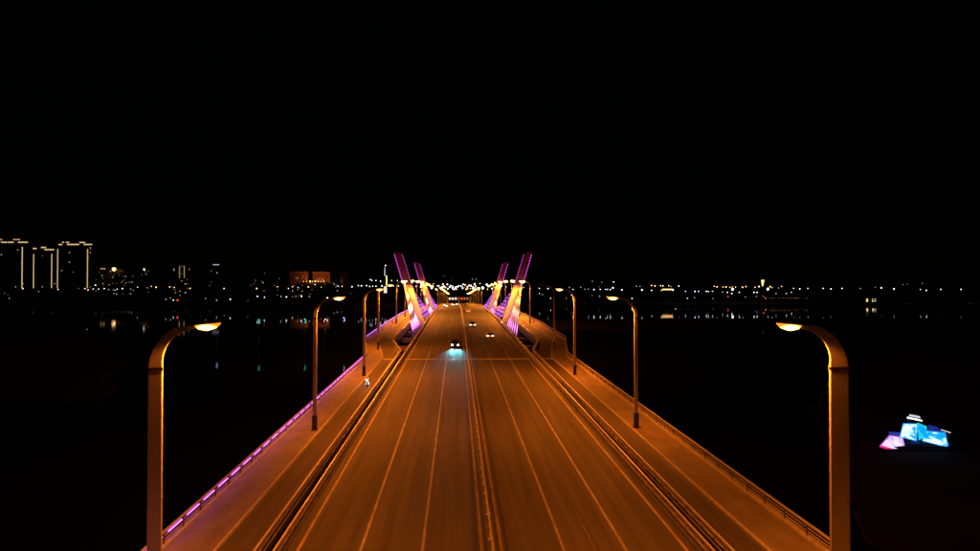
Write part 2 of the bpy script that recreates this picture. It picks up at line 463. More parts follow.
def bowl_mat(name, lo_, hi):  # emission fades from pale core to orange edge: lens bloom put into the colour
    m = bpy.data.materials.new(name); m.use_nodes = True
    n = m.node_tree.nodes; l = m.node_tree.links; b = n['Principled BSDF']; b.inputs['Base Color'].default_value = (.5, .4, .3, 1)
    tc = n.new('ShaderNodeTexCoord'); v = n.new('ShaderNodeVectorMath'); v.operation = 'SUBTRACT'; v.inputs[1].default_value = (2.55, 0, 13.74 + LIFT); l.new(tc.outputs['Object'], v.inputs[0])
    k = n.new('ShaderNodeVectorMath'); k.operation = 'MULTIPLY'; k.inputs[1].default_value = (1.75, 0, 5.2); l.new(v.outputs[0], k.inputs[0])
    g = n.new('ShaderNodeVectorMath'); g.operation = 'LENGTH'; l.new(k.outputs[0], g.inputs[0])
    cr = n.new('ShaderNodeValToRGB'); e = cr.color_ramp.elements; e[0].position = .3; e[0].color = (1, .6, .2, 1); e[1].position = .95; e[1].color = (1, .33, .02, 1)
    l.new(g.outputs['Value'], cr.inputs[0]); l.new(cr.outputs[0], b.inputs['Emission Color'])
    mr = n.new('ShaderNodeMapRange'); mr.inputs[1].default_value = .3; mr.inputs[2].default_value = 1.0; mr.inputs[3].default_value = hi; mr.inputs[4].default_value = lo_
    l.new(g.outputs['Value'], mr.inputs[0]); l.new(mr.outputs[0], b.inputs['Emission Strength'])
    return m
BOWL = bowl_mat('sodium_bowl_bloom', 1.3, 14)
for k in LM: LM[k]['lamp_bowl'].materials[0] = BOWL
off_bowl = LM['std']['lamp_bowl'].copy(); off_bowl.materials[0] = M['bowl_off']
def sodium(p):
    q = bpy.data.lights.new('sodium_light', 'SPOT'); q.energy = LAMP_W * p; q.color = (1, .19, .01); q.shadow_soft_size = .2
    q.spot_size = R(170); q.spot_blend = .3
    return q
PL = {'mid': sodium(1.9), 'rear': sodium(1), 'near': sodium(1), 'far': sodium(4.6)}; PL['far'].color = (1, .25, .018)
far_bowl = LM['far']['lamp_bowl'].copy(); far_bowl.materials[0] = M['bowl_far']
def bridge_lamp(side, y, kind, lit, label, group, power='near'):
    if not lit: power = 'off'
    root = empty('street_lamp', (side * (xout(y) - 2.9), y, zd(y)), label, 'street lamp', group, 0 if side < 0 else math.pi)
    for k, me in LM[kind].items():
        if k == 'lamp_bowl' and kind == 'std' and power in ('near', 'mid') and y > 200: me = far_bowl
        if k == 'lamp_bowl' and not lit: me = off_bowl
        elif k == 'lamp_bowl' and power == 'far': me = far_bowl
        o = link(k, me, root)
        if k == 'lamp_bowl' and lit:
            lo = bpy.data.objects.new('sodium_light', PL[power]); COL.objects.link(lo); lo.parent = o
            lo.location = (2.5, 0, (13.5 if power != 'far' and y < 200 else 13.0) + LIFT); lo.rotation_euler = (0, R(-9), 0)
    return root
def sidename(s): return 'violet-lit railing' if s < 0 else 'unlit railing'
G = 'sodium street lamps along the bridge'
spots = [39 + 43 * k for k in range(-2, 26)]
for s in (-1, 1):
    for k, y in enumerate(spots):
        n = k - 1          # 1 = first lamp in view
        if n == 5 or (n > 12 and n % 2): continue
        kind = 'std'
        if n == 1: kind = 'left' if s < 0 else 'right'
        lit = n != 4 or s < 0
        if n == 1: lab = 'lit sodium street lamp with a %s flat pole beside the %s' % ('broad' if s < 0 else 'very broad', sidename(s))
        elif n == 2: lab = 'lit street lamp second along the %s, well before the pylons' % sidename(s)
        elif n == 3: lab = 'last lit street lamp by the %s before the deck widens' % sidename(s)
        elif n == 4: lab = '%s street lamp where the deck widens by the %s' % ('lit' if s < 0 else 'unlit', sidename(s))
        elif n < 1: lab = 'lit sodium street lamp on the bridge approach by the %s' % sidename(s)
        elif n < 13: lab = 'lit sodium street lamp between the leaning pylons by the %s' % sidename(s)
        else: lab = 'lit sodium street lamp on the descending bridge beyond the pylons, %s side' % sidename(s)
        yy = 38.0 if (n == 1 and s > 0) else y
        bridge_lamp(s, yy, kind, lit, lab, G, 'mid' if yy in (125, 168, 254) else 'near' if yy == 383 else 'far' if n > 3 else 'near' if n > 0 else 'rear')

# ------------------------------------------------------------------ leaning pylons with stays
def led_bands(name, sharp, top, mid, low, strength, period, slant=0):
    """LED tube along a stay: bands of light, colour running from the top of the stay to its foot"""
    m = bpy.data.materials.new(name); m.use_nodes = True
    n = m.node_tree.nodes; l = m.node_tree.links; b = n['Principled BSDF']
    b.inputs['Base Color'].default_value = (.05, .045, .045, 1); b.inputs['Roughness'].default_value = .45
    tc = n.new('ShaderNodeTexCoord'); sp = n.new('ShaderNodeSeparateXYZ'); l.new(tc.outputs['Object'], sp.inputs[0])
    ax = n.new('ShaderNodeMath'); ax.operation = 'ABSOLUTE'; l.new(sp.outputs['X'], ax.inputs[0])
    sk = n.new('ShaderNodeMath'); sk.operation = 'MULTIPLY_ADD'; sk.inputs[1].default_value = -slant; l.new(ax.outputs[0], sk.inputs[0]); l.new(sp.outputs['Z'], sk.inputs[2])
    w = n.new('ShaderNodeMath'); w.operation = 'MULTIPLY'; w.inputs[1].default_value = 2 * math.pi / period; l.new(sk.outputs[0], w.inputs[0])
    si = n.new('ShaderNodeMath'); si.operation = 'SINE'; l.new(w.outputs[0], si.inputs[0])
    mr = n.new('ShaderNodeMapRange'); mr.inputs[1].default_value = -sharp; mr.inputs[2].default_value = sharp
    mr.inputs[3].default_value = .04; l.new(si.outputs[0], mr.inputs[0])
    h = n.new('ShaderNodeMapRange'); h.inputs[1].default_value = 0; h.inputs[2].default_value = 14; l.new(sp.outputs['Z'], h.inputs[0])
    cr = n.new('ShaderNodeValToRGB'); e = cr.color_ramp.elements
    e[0].position = .05; e[0].color = (*low, 1); e[1].position = .8; e[1].color = (*top, 1)
    x = e.new(.45); x.color = (*mid, 1)
    l.new(h.outputs[0], cr.inputs[0]); l.new(cr.outputs[0], b.inputs['Emission Color'])
    k = n.new('ShaderNodeMath'); k.operation = 'MULTIPLY'; k.inputs[1].default_value = strength; l.new(mr.outputs[0], k.inputs[0])
    l.new(k.outputs[0], b.inputs['Emission Strength'])
    return m
front_l = led_bands('led_stay_banded', .5, (1, .5, .05), (.9, .42, .2), (.62, .12, .6), 5.5, 2.5, .75)
front_r = led_bands('led_stay', 1.4, (1, .5, .05), (.85, .4, .12), (.6, .16, .5), 3.6, 2.8, .4)
rear_m = led_bands('led_stay_violet', .8, (.42, .08, .9), (.42, .08, .95), (.45, .1, 1), 3.2, 1.3)

vio = bpy.data.lights.new('violet_flood', 'SPOT'); vio.energy = 6500; vio.color = (.8, .02, .6); vio.spot_size = R(34); vio.spot_blend = .8; vio.shadow_soft_size = .2
amb = bpy.data.lights.new('amber_flood', 'SPOT'); amb.energy = 3500; amb.color = (1, .5, .4); amb.spot_size = R(60); amb.spot_blend = .9; amb.shadow_soft_size = .2
def pylon(side, y0, label, front):
    z0 = zd(y0)
    root = empty('bridge_pylon', (0, y0, z0), label, 'bridge pylon', 'leaning pylons of the bridge')
    lean = (21.0 - 13.4) / 24.0
    def sec(h, wi, dy):
        xi_ = 13.4 + lean * h
        return [(side*xi_, -dy, h), (side*(xi_+wi), -dy, h), (side*(xi_+wi), dy, h), (side*xi_, dy, h)]
    bb = MB(); rings = [sec(h, wi, dy) for h, wi, dy in ((-2.0, 3.5, 1.9), (0, 3.4, 1.8), (8, 3.2, 1.5), (16, 3.0, 1.3), (23.6, 2.8, 1.1))]
    t = sec(24.3, 2.8, 1.1)
    rings.append([(t[0][0], t[0][1], 23.7), (t[1][0], t[1][1], 24.7), (t[2][0], t[2][1], 24.7), (t[3][0], t[3][1], 23.7)])
    bb.sweep(rings[:3] + [sec(13.0, 3.08, 1.375)])
    body = bb.build('pylon_leg', M['pylon'], root)
    bb = MB(); bb.sweep([sec(13.0, 3.08, 1.375)] + rings[3:])
    head = bb.build('pylon_head', M['pylon_head'], root)
    bb = MB(); bb.box(side*15.2 - 2.6, side*15.2 + 2.6, -2.6, 2.6, -z0 - 1.1, -2.0, taper=.3); bb.build('pier', M['concrete'], root)
    # light strips along both front edges of the upper half, in short lengths
    for k in range(11):
        h0 = 13.2 + k * .95
        for off in (.05, None):
            wi = 3.1 - .3 * (h0 - 13) / 11
            bb = MB()
            def P(h):
                x = 13.4 + lean * h + (.06 if off else wi - .16)
                dy = 1.42 - .32 * (h - 12) / 12
                return x, -dy - .03
            xa, ya = P(h0); xb, yb = P(h0 + .7)
            wd_ = .1 if off else .22
            bb.sweep([[(side*xa, ya, h0), (side*(xa + wd_), ya, h0), (side*(xa + wd_), ya - .06, h0), (side*xa, ya - .06, h0)],
                      [(side*xb, yb, h0 + .7), (side*(xb + wd_), yb, h0 + .7), (side*(xb + wd_), yb - .06, h0 + .7), (side*xb, yb - .06, h0 + .7)]])
            bb.build('light_strip', M['led_v2'], head)
    N = 6
    for dirn, mm in ((-1, front), (1, rear_m)):
        for k in range(N):
            h = 13.6 - 9.6 * k / (N - 1)
            ye = dirn * (61 - 37 * k / (N - 1))
            dz = zd(y0 + ye) - z0
            xa = 13.4 + lean * h + (2.4 if dirn < 0 else 1.5)
            bb = MB(); bb.tube([(side * xa, dirn * 1.2, h), (side * 13.6, ye, dz + .25)], .15 if dirn < 0 else .1, 6)
            bb.build('stay_cable', mm, root, smooth=True)
            bb = MB(); x0, x1 = sorted((side * 12.9, side * 13.9)); bb.box(x0, x1, ye - .4, ye + .4, dz - .5, dz + .3, taper=.05)
            bb.build('stay_anchor', M['concrete'], root)
    # floodlights standing on the side deck
    for (yo, xo_, lt, tgt, nm) in ((-9, 23.5, vio, (21.5, 0, 19), 'violet'), (-16, 13.4, amb, (16.5, 0, 6), 'amber')):
        fx = MB(); fx.box(-.3, .3, -.12, .12, .3, .75); fx.box(-.05, .05, -.05, .05, 0, .32)
        gz = zd(y0 + yo) - z0 + (.15 if xo_ > 20 else -1.6 if False else .0)
        if xo_ < 20: gz = zd(y0 + yo) - z0; xo_ = 12.2
        o = fx.build('floodlight', M['housing'], root, (side * xo_, yo, gz))
        lo = bpy.data.objects.new(nm + '_flood', lt); COL.objects.link(lo); lo.parent = o; lo.location = (0, .2, .85)
        d = Vector((side * tgt[0], tgt[1], tgt[2])) - Vector((side * xo_, yo, gz + .85))
        lo.rotation_euler = d.to_track_quat('-Z', 'Y').to_euler()
pylon(-1, 263, 'first leaning pylon with banded yellow stays, beside the violet railing', front_l)
pylon(1, 263, 'first leaning pylon with yellow and violet stays, beside the unlit railing', front_r)
pylon(-1, 385, 'farther leaning pylon on the violet railing side of the bridge', front_l)
pylon(1, 385, 'farther leaning pylon on the unlit railing side of the bridge', front_r)

# ------------------------------------------------------------------ vehicles
def car_meshes(L=4.6, Wd=1.82, Ht=1.48, suv=False):
    me = {}
    h = Ht; g = .22
    lower = [(-L/2, .45), (-L/2 + .05, g), (L/2 - .1, g), (L/2, .45), (L/2 - .02, .72), (L/2 - .25, .82), (L/2 - 1.25, .95), (-L/2 + .75, 1.0), (-L/2 + .05, .93)]
    def loft(poly, hw_fn):
        bb = MB(); ring = []
        for xs in (-1, -.86, .86, 1):
            ring.append([(xs * hw_fn(z) * 1.0, y * (1 if abs(xs) < .9 else .975), z if abs(xs) < .9 else .5 + (z - .5) * .94) for y, z in poly])
        bb.sweep(ring); return bb
    me['body'] = loft(lower, lambda z: Wd / 2 * (1 if z < .8 else .96))
    ra = -L/2 + (.35 if suv else .75)
    bb = MB()
    def cab(y, z, hw): return [(-hw, y, z), (hw, y, z)]
    w0, w1 = Wd/2 * .93, Wd/2 * .74
    yf0, yf1, yb1, yb0 = L/2 - 1.3, L/2 - 2.05, -L/2 + (.5 if suv else 1.25), ra
    v = [(-w0, yf0, .94), (w0, yf0, .94), (w0, yb0, .97), (-w0, yb0, .97), (-w1, yf1, h - .05), (w1, yf1, h - .05), (w1, yb1, h - .05), (-w1, yb1, h - .05)]
    bb.v = v; bb.f = [(3,2,1,0), (4,5,6,7), (0,1,5,4), (1,2,6,5), (2,3,7,6), (3,0,4,7)]; bb.m = [0]*6
    me['windows'] = bb
    bb = MB(); bb.box(-w1 - .01, w1 + .01, yb1 - .03, yf1 + .03, h - .06, h, taper=.04); 
    for sx in (-1, 1):
        for (a, c) in ((0, 4), (3, 7)):
            p, q = Vector(v[a]), Vector(v[c]); p.x = sx * abs(p.x) * 1.005; q.x = sx * abs(q.x) * 1.01
            bb.tube([p, q], .045, 4)
        pm_ = Vector((sx * w0 * 1.005, (yf0 + yb0)/2 - .1, .95)); qm = Vector((sx * w1 * 1.01, (yf1 + yb1)/2, h - .05)); bb.tube([pm_, qm], .05, 4)
    me['roof'] = bb
    bb = MB(); bb.lathe([(.2, -.1), (.33, -.1), (.335, -.06), (.335, .06), (.33, .1), (.2, .1)], seg=14, axis='x'); me['tyre'] = bb
    bb = MB(); bb.lathe([(.05, -.11), (.21, -.105), (.21, .105), (.05, .11)], seg=10, axis='x'); me['rim'] = bb
    bb = MB(); bb.box(-.2, .2, -.05, .05, -.08, .08, taper=.02); me['lampbox'] = bb
    bb = MB(); bb.box(-.26, .26, -.02, .02, -.06, .06); me['plate'] = bb
    return me, dict(L=L, W=Wd, H=h)
CM, CD = car_meshes(); SM, SD = car_meshes(4.75, 1.9, 1.72, True)
hb = bpy.data.lights.new('headlight_beam', 'SPOT'); hb.energy = 6500; hb.color = (.12, .75, .85); hb.spot_size = R(28); hb.spot_blend = .8; hb.shadow_soft_size = .08
hw_ = bpy.data.lights.new('headlight_beam_warm', 'SPOT'); hw_.energy = 1800; hw_.color = (1, .88, .62); hw_.spot_size = R(46); hw_.spot_blend = .8; hw_.shadow_soft_size = .08
cache = {}
def car(x, y, away, paint, label, suv=False, head='head', beams=None, tail='tail'):
    ms, D = (SM, SD) if suv else (CM, CD)
    root = empty('car', (x, y, zd(y) + .02), label, 'car', 'cars on the bridge', 0 if away else math.pi)
    root.rotation_euler.x = (1 if away else -1) * math.atan((zd(y + 2) - zd(y - 2)) / 4)
    def me(k, mt):
        key = (suv, k, mt)
        if key not in cache: cache[key] = ms[k].mesh(k, M[mt], k in ('body',) and False)
        return cache[key]
    bo = link('body', me('body', 'car_' + paint), root)
    link('windows', me('windows', 'glass'), root); link('roof', me('roof', 'car_' + paint), root)
    for sx in (-1, 1):
        for sy in (-1, 1):
            wh = link('wheel', me('tyre', 'tyre'), root, (sx * (D['W']/2 - .12), sy * D['L'] * .29, .335)); link('rim', me('rim', 'rim'), wh)
        o = link('headlight', me('lampbox', head), root, (sx * (D['W']/2 - .28), D['L']/2 - .04, .68))
        if beams:
            lo = bpy.data.objects.new('headlight_beam', beams); COL.objects.link(lo); lo.parent = o; lo.location = (0, .14, 0); lo.rotation_euler = (R(87), 0, 0)
        link('tail_light', me('lampbox', tail), root, (sx * (D['W']/2 - .28), -D['L']/2 + .04, .78))
    link('number_plate', me('plate', 'white_steel'), bo, (0, -D['L']/2 - .01, .5))
    return root
car(-2.55, 174, False, 'navy', 'oncoming car with cold cyan headlights lighting the road', True, 'head_b', hb)
car(6.4, 198, True, 'white', 'white car, lit gold, leaving in the middle lane, before the pylons', False, 'head', hw_, 'tail_dim')
car(2.75, 240, True, 'white', 'pale car leaving along the median fence, just before the pylons', True, 'head', hw_, 'tail_dim')
car(3.0, 348, True, 'silver', 'silver car leaving along the median, between the two pylon pairs', False, 'head', hw_)
car(3.6, 500, True, 'black', 'dark car leaving over the crest beyond the pylons', False, 'head', hw_)
car(-10.2, 560, False, 'white', 'oncoming white car with bright headlights in the lane by the violet railing', True, 'head', hw_)
car(-6.0, 690, False, 'silver', 'oncoming silver car with bright headlights beyond the pylons, middle lane', True, 'head', hw_)
car(-2.4, 760, False, 'black', 'oncoming black car with bright headlights far beyond the pylons by the median', False, 'head', hw_)
car(2.4, 640, True, 'black', 'black car with red tail lights far down the bridge', False, 'head', hw_)

# scooter on the side road
def scooter(x, y):
    r = empty('motor_scooter', (x, y, zd(y)), 'small scooter with a bright headlight and added glow bars on the side road by the violet railing', 'scooter', None, R(180))
    for yy in (-.62, .62):
        bb = MB(); bb.lathe([(.1, -.05), (.23, -.06), (.24, 0), (.23, .06), (.1, .05)], (0, yy, .24), 12, 'x'); bb.build('wheel', M['tyre'], r)
    bb = MB(); bb.sweep([[(-w, yy, z0), (w, yy, z0), (w*.7, yy, z1), (-w*.7, yy, z1)] for yy, w, z0, z1 in ((-.8, .1, .5, .72), (-.45, .16, .3, .74), (-.1, .16, .26, .7), (.0, .15, .24, .34), (.35, .15, .24, .34))]); bb.build('body', M['car_white'], r)
    bb = MB(); bb.sweep([[(-.14, yy, .72), (.14, yy, .72), (.12, yy, zt), (-.12, yy, zt)] for yy, zt in ((-.78, .8), (-.4, .84), (-.08, .8))]); bb.build('seat', M['tyre'], r)
    bb = MB(); bb.sweep([[(-w, yy, z), (w, yy, z), (w*.8, yy+.08, z), (-w*.8, yy+.08, z)] for yy, z, w in ((.38, .28, .17), (.4, .6, .2), (.34, .95, .14))]); bb.build('leg_shield', M['car_white'], r)
    bb = MB(); bb.tube([(0, .62, .24), (0, .42, .8), (0, .34, 1.02)], .035, 6); bb.tube([(-.34, .26, 1.06), (0, .34, 1.02), (.34, .26, 1.06)], .02, 6); bb.build('handlebar', M['steel_dark'], r)
    bb = MB(); bb.lathe([(.02, 0), (.13, .02), (.14, .08), (.1, .14)], (0, .48, .86), 10); bb.build('headlight', M['head'], r)
    for sx in (-1, 1):
        bb = MB(); x0, x1 = sorted((sx*.16, sx*.2)); bb.box(x0, x1, -.8, .5, .27, .4); bb.build('streak_bar', M['fw'], r)  # glowing bars added to stand for the streak of a moving lamp
    bb = MB(); bb.box(-.2, .2, -1.0, -.62, .84, 1.2, taper=.03); bb.build('top_box', M['car_white'], r)
scooter(-15.6, 115)

# ------------------------------------------------------------------ gantry over the far end of the bridge
y = 905; z = zd(y)
g = empty('sign_gantry', (0, y, z), 'lit sign gantry spanning the road beyond the pylons', 'gantry')
for x in (-13.3, 0.0, 13.3):
    bb = MB(); bb.box(x - .3, x + .3, -.3, .3, 0, 8.4); bb.build('post', M['steel'], g)
bb = MB(); bb.box(-13.3, 13.3, -.25, .25, 7.6, 8.2); bb.box(-13.3, 13.3, -.25, .25, 5.6, 5.9); bb.build('beam', M['steel'], g)
for x in (-10.6, -7.2, -3.6): 
    bb = MB(); bb.box(x - 1.25, x + 1.25, -.6, -.3, 5.3, 7.6); bb.build('lit_sign', M['win_w'], g)
for x in (3.4, 6.8):
    bb = MB(); bb.box(x - .7, x + .7, -.6, -.3, 5.6, 7.0); bb.build('red_signal', M['fr'], g)
bb = MB(); bb.box(9.6, 10.6, -.6, -.3, 6.0, 7.0); bb.build('green_signal', M['neon_t'], g)

# ------------------------------------------------------------------ floating pavilion with light panels
def panel_mat(name, ca, cb, s):
    m = bpy.data.materials.new(name); m.use_nodes = True
    n = m.node_tree.nodes; l = m.node_tree.links; b = n['Principled BSDF']; b.inputs['Base Color'].default_value = (.05, .05, .06, 1)
    tc = n.new('ShaderNodeTexCoord'); t = n.new('ShaderNodeTexNoise'); t.inputs['Scale'].default_value = .55; t.inputs['Detail'].default_value = 2
    l.new(tc.outputs['Object'], t.inputs[0])
    cr = n.new('ShaderNodeValToRGB'); e = cr.color_ramp.elements; e[0].position = .42; e[0].color = (*ca, 1); e[1].position = .52; e[1].color = (*cb, 1)
    l.new(t.outputs[0], cr.inputs[0]); l.new(cr.outputs[0], b.inputs['Emission Color']); b.inputs['Emission Strength'].default_value = s
    return m
PC = panel_mat('panel_cyan', (.0, .3, 1), (.6, .88, 1), 1.5)
PB = panel_mat('panel_deep_cyan', (.0, .42, .95), (.02, .7, 1), .95)
PP = panel_mat('panel_pink', (.35, .35, 1), (1, .55, .95), 1.5)
PR = glow('panel_red', (.9, .02, .2), .9)
PE = glow('panel_edge_blue', (.0, .3, 1), 1.3)
PM = glow('panel_edge_magenta', (.6, .05, .8), 1.0)
PV = glow('panel_blue_trim', (.02, .04, .5), .45)
pav = empty('lit_pavilion', (0, 0, 0), 'pavilion with glowing cyan, white and pink roof panels on the dark bank', 'pavilion')
D0 = 136.0
def pp(px, py, Y): return at(px, py, Y)
def slab(name, pix, ds, m, th=.18):
    P = [pp(x, y_, d) for (x, y_), d in zip(pix, ds)]
    nrm = (P[1] - P[0]).cross(P[2] - P[0]).normalized()
    if nrm.y > 0: nrm = -nrm
    bb = MB(); bb.sweep([[p for p in P], [p - nrm * th for p in P]]); return bb.build(name, m, pav)
slab('roof_panel', [(881.5, 445.2), (905.8, 452), (902.0, 438), (890, 436)], (135, 135, 137.5, 137.5), PP)
def border(pix, ds, m):
    cx = sum(p[0] for p in pix)/4; cy = sum(p[1] for p in pix)/4
    slab('panel_frame', [(cx + (x - cx)*1.12, cy + (y_ - cy)*1.14) for x, y_ in pix], [d + .3 for d in ds], m)
border([(881.5, 445.2), (905.8, 452), (902.0, 438), (890, 436)], (135, 135, 137.5, 137.5), PM)
border([(901.2, 436), (916.2, 439.8), (916.8, 424.6), (904.2, 424.3)], (136, 136, 138, 138), PE)
border([(923.5, 440), (947.5, 446), (944.3, 433.2), (927, 431.6)], (136, 135, 138, 138.5), PE)
slab('roof_trim', [(880.2, 447.2), (893, 450.6), (892.5, 448.6), (881.3, 445.6)], (134.8, 134.8, 134.9, 134.9), PR)
slab('roof_panel', [(901.2, 436), (916.2, 439.8), (916.8, 424.6), (904.2, 424.3)], (136, 136, 138, 138), PC)
slab('roof_panel', [(919.5, 440), (926.2, 436.5), (926.8, 426.5), (917.6, 422.8)], (136, 137, 138.5, 138), PB)
slab('roof_panel', [(923.5, 440), (947.5, 446), (944.3, 433.2), (927, 431.6)], (136, 135, 138, 138.5), PC)
slab('roof_ridge', [(890, 435.4), (902, 437.3), (900.5, 432.6), (889, 431.6)], (138, 138, 139.5, 139.5), PV)
slab('roof_ridge', [(928, 430.8), (943, 432.4), (937, 426.8), (928.5, 424.6)], (139, 138.5, 140, 140), PV)
slab('ridge_light', [(907.8, 418.2), (922.4, 421.2), (922.2, 420.2), (907.8, 416.9)], (139.5, 139.5, 139.55, 139.55), M['fw'])
slab('ridge_light', [(909.5, 415.6), (920.6, 418), (919.5, 416.2), (910, 414.3)], (140.5, 140.5, 140.7, 140.7), M['fd'])
slab('ridge_light', [(941, 430), (950.8, 433), (950.8, 432.4), (941, 429.3)], (139.5, 138.5, 138.55, 139.55), M['fd'])
c0, c1 = pp(877, 457, 134), pp(955, 457, 140)
bb = MB(); bb.box(c0.x, c1.x, 134, 142, -.9, .62); bb.box(c0.x + 1.3, c1.x - 1.3, 135.3, 141.7, .62, .9); bb.build('plinth', M['mud'], pav)
for px_, d in ((884, 136), (903, 136.5), (909, 137), (917, 137), (924, 137), (931, 136.8), (944, 136)):
    p = pp(px_, 443 if px_ > 907 and px_ < 950 else 447, d + 1)
    bb = MB(); bb.box(p.x - .12, p.x + .12, p.y - .12, p.y + .12, .9, p.z); bb.build('column', M['steel'], pav)
for px_, py_, d in ((908.3, 417.6, 139.6), (921.8, 420.6, 139.6), (910, 415, 140.6), (919.8, 417.2, 140.6), (941.4, 429.8, 139.6), (950.4, 432.6, 138.6), (889.5, 433, 139), (901, 434, 139), (929, 426, 139.9), (937, 428, 139.9)):
    p = pp(px_, py_, d); bb = MB(); bb.box(p.x - .07, p.x + .07, p.y + .1, p.y + .24, .9, p.z); bb.build('column', M['steel_dark'], pav)
for x0, x1, top in ((911, 919, 441), (931, 939, 444)):
    a_ = pp(x0, top, 137.6); b_ = pp(x1, top, 137.6)
    bb = MB(); bb.box(a_.x, b_.x, 137.4, 137.7, .94, a_.z); bb.build('wall_panel', mat('blue_wall', (.08, .1, .3), .5), pav)

# ------------------------------------------------------------------ neon lamp posts in the shallows
def neon(px, py, d, m, label):
    p = at(px, py, d)
    r = empty('neon_post', (p.x, d, -.5), label, 'lamp post', 'neon lamp posts in the water')
    bb = MB(); bb.tube([(0, 0, -.6), (0, 0, p.z - .4)], [.12, .07], 6); bb.build('pole', M['steel_dark'], r)
    pts = [(-.5, 1.1), (.1, 1.3), (.45, .85), (0, .45), (.5, .05), (.35, -.55), (-.3, -.7)]
    bb = MB(); bb.tube([(x_, -.1, p.z + .5 + z_) for x_, z_ in pts], .13, 6); bb.build('neon_figure', m, r)
for px, py, d, m, lab in ((217, 324.6, 400, 'neon_p', 'post with violet neon squiggle in the river, farthest from the bridge'), (259, 322, 398, 'neon_t', 'post with teal neon squiggle in the river, next to the farthest violet one'),
        (305, 321.5, 400, 'neon_t', 'post with teal neon squiggle in the river, nearer the bridge'), (344, 320, 402, 'neon_p', 'post with violet neon squiggle in the river nearest the bridge'),
        ):
    neon(px, py, d, M[m], lab)

# ------------------------------------------------------------------ far buildings
win_cache = {}
def building(name, label, px0, px1, ytop, d, wall='bwall', group=None, lit=.05, kinds=('win_w', 'win_y', 'win_d', 'win_d', 'win_d'), steps=None, depth=18, cell=(3.6, 3.3), seed=0, ybot=None):
    rd = random.Random(seed or int(px0 * 7 + d))
    a, c = at(px0, 288, d), at(px1, 288, d)
    wdt = abs(c.x - a.x); cx = (a.x + c.x) / 2
    zt = at((px0 + px1) / 2, ytop, d).z
    h = zt - 2.5
    r = empty(name, (cx, d + depth / 2, 2.5), label, 'building', group)
    bb = MB(); bb.box(-wdt/2, wdt/2, -depth/2, depth/2, -.3, h); bb.build('wall', M[wall], r)
    bb = MB()
    bb.box(-wdt/2 - .3, wdt/2 + .3, -depth/2 - .3, -depth/2 + .2, h, h + 1.1); bb.box(-wdt/2 - .3, wdt/2 + .3, depth/2 - .2, depth/2 + .3, h, h + 1.1)
    bb.box(-wdt*.18, wdt*.18, -depth*.25, depth*.25, h + .01, h + 3.6)
    bb.build('roof', M[wall], r)
    nx = max(2, int(wdt / cell[0])); nz = max(2, int((h - 4) / cell[1]))
    dark = MB(); sx = wdt / nx
    for i in range(nx):
        for j in range(nz):
            x = -wdt/2 + (i + .5) * sx; z_ = 3.5 + j * cell[1]
            if rd.random() < lit:
                k = rd.choice(kinds)
                if k not in win_cache:
                    w_ = MB(); w_.box(-.95, .95, -.1, .12, 0, 1.7); win_cache[k] = w_.mesh('window', M[k])
                link('window', win_cache[k], r, (x, -depth/2 - .02, z_))
            else:
                dark.box(x - .9, x + .9, -depth/2 - .06, -depth/2 + .1, z_, z_ + 1.6)
    tag(dark.build('dark_windows', M['bglass'], r), kind='stuff')
    r['w'] = wdt; r['h'] = h
    return r, cx, d, h
def led_bar(r, px0, px1, y0, y1, d, mm='led_warm', name='light_strip', off=-.7):
    a, c = at(px0, y1, d + off), at(px1, y0, d + off)
    bb = MB(); bb.box(min(a.x, c.x), max(a.x, c.x), d + off, d + off + .4, min(a.z, c.z), max(a.z, c.z))
    o = bb.build(name, M[mm], r); o.matrix_parent_inverse = Matrix.Translation(-r.location)
DT = 1600
r1, *_ = building('tower_block', 'dark tower block with one lit corner, edge of the trio', -22, 27.5, 242.8, DT, group=None, lit=.012, kinds=('win_d', 'win_y'))
led_bar(r1, 21.5, 22.6, 247, 288, DT)
for x0, x1, y in ((-3, 2, 239.6), (1, 7, 242.2), (8, 13.5, 242.2), (13, 20, 239.5), (18, 27.8, 242.2)): led_bar(r1, x0, x1, y - .5, y + .5, DT, 'led_warm' if y > 241 else 'led_red', off=-1.0)
r2, *_ = building('tower_block', 'lower tower block between the two taller outlined ones', 29, 55.5, 250, DT + 60, lit=.012, kinds=('win_d', 'win_y'))
for x in (33.5, 51.6): led_bar(r2, x - .45, x + .45, 254, 288, DT + 60)
for x0, x1, y in ((31, 36.5, 248.5), (41, 46, 247.4), (44.5, 54, 249.6)): led_bar(r2, x0, x1, y - .5, y + .5, DT + 60, off=-1.0)
r3, *_ = building('tower_block', 'tower block outlined by light strips on both corners and roof', 56.8, 91, 245, DT - 30, lit=.012, kinds=('win_d', 'win_y'))
for x in (57.5, 87.4): led_bar(r3, x - .45, x + .45, 249, 288, DT - 30)
for x0, x1, y in ((58.6, 62, 244.5), (62.2, 64, 242.3), (66, 69, 242.3), (67, 79, 244.4), (79.5, 85, 242.4), (83.7, 92, 244.4)): led_bar(r3, x0, x1, y - .5, y + .5, DT - 30, off=-1.0)

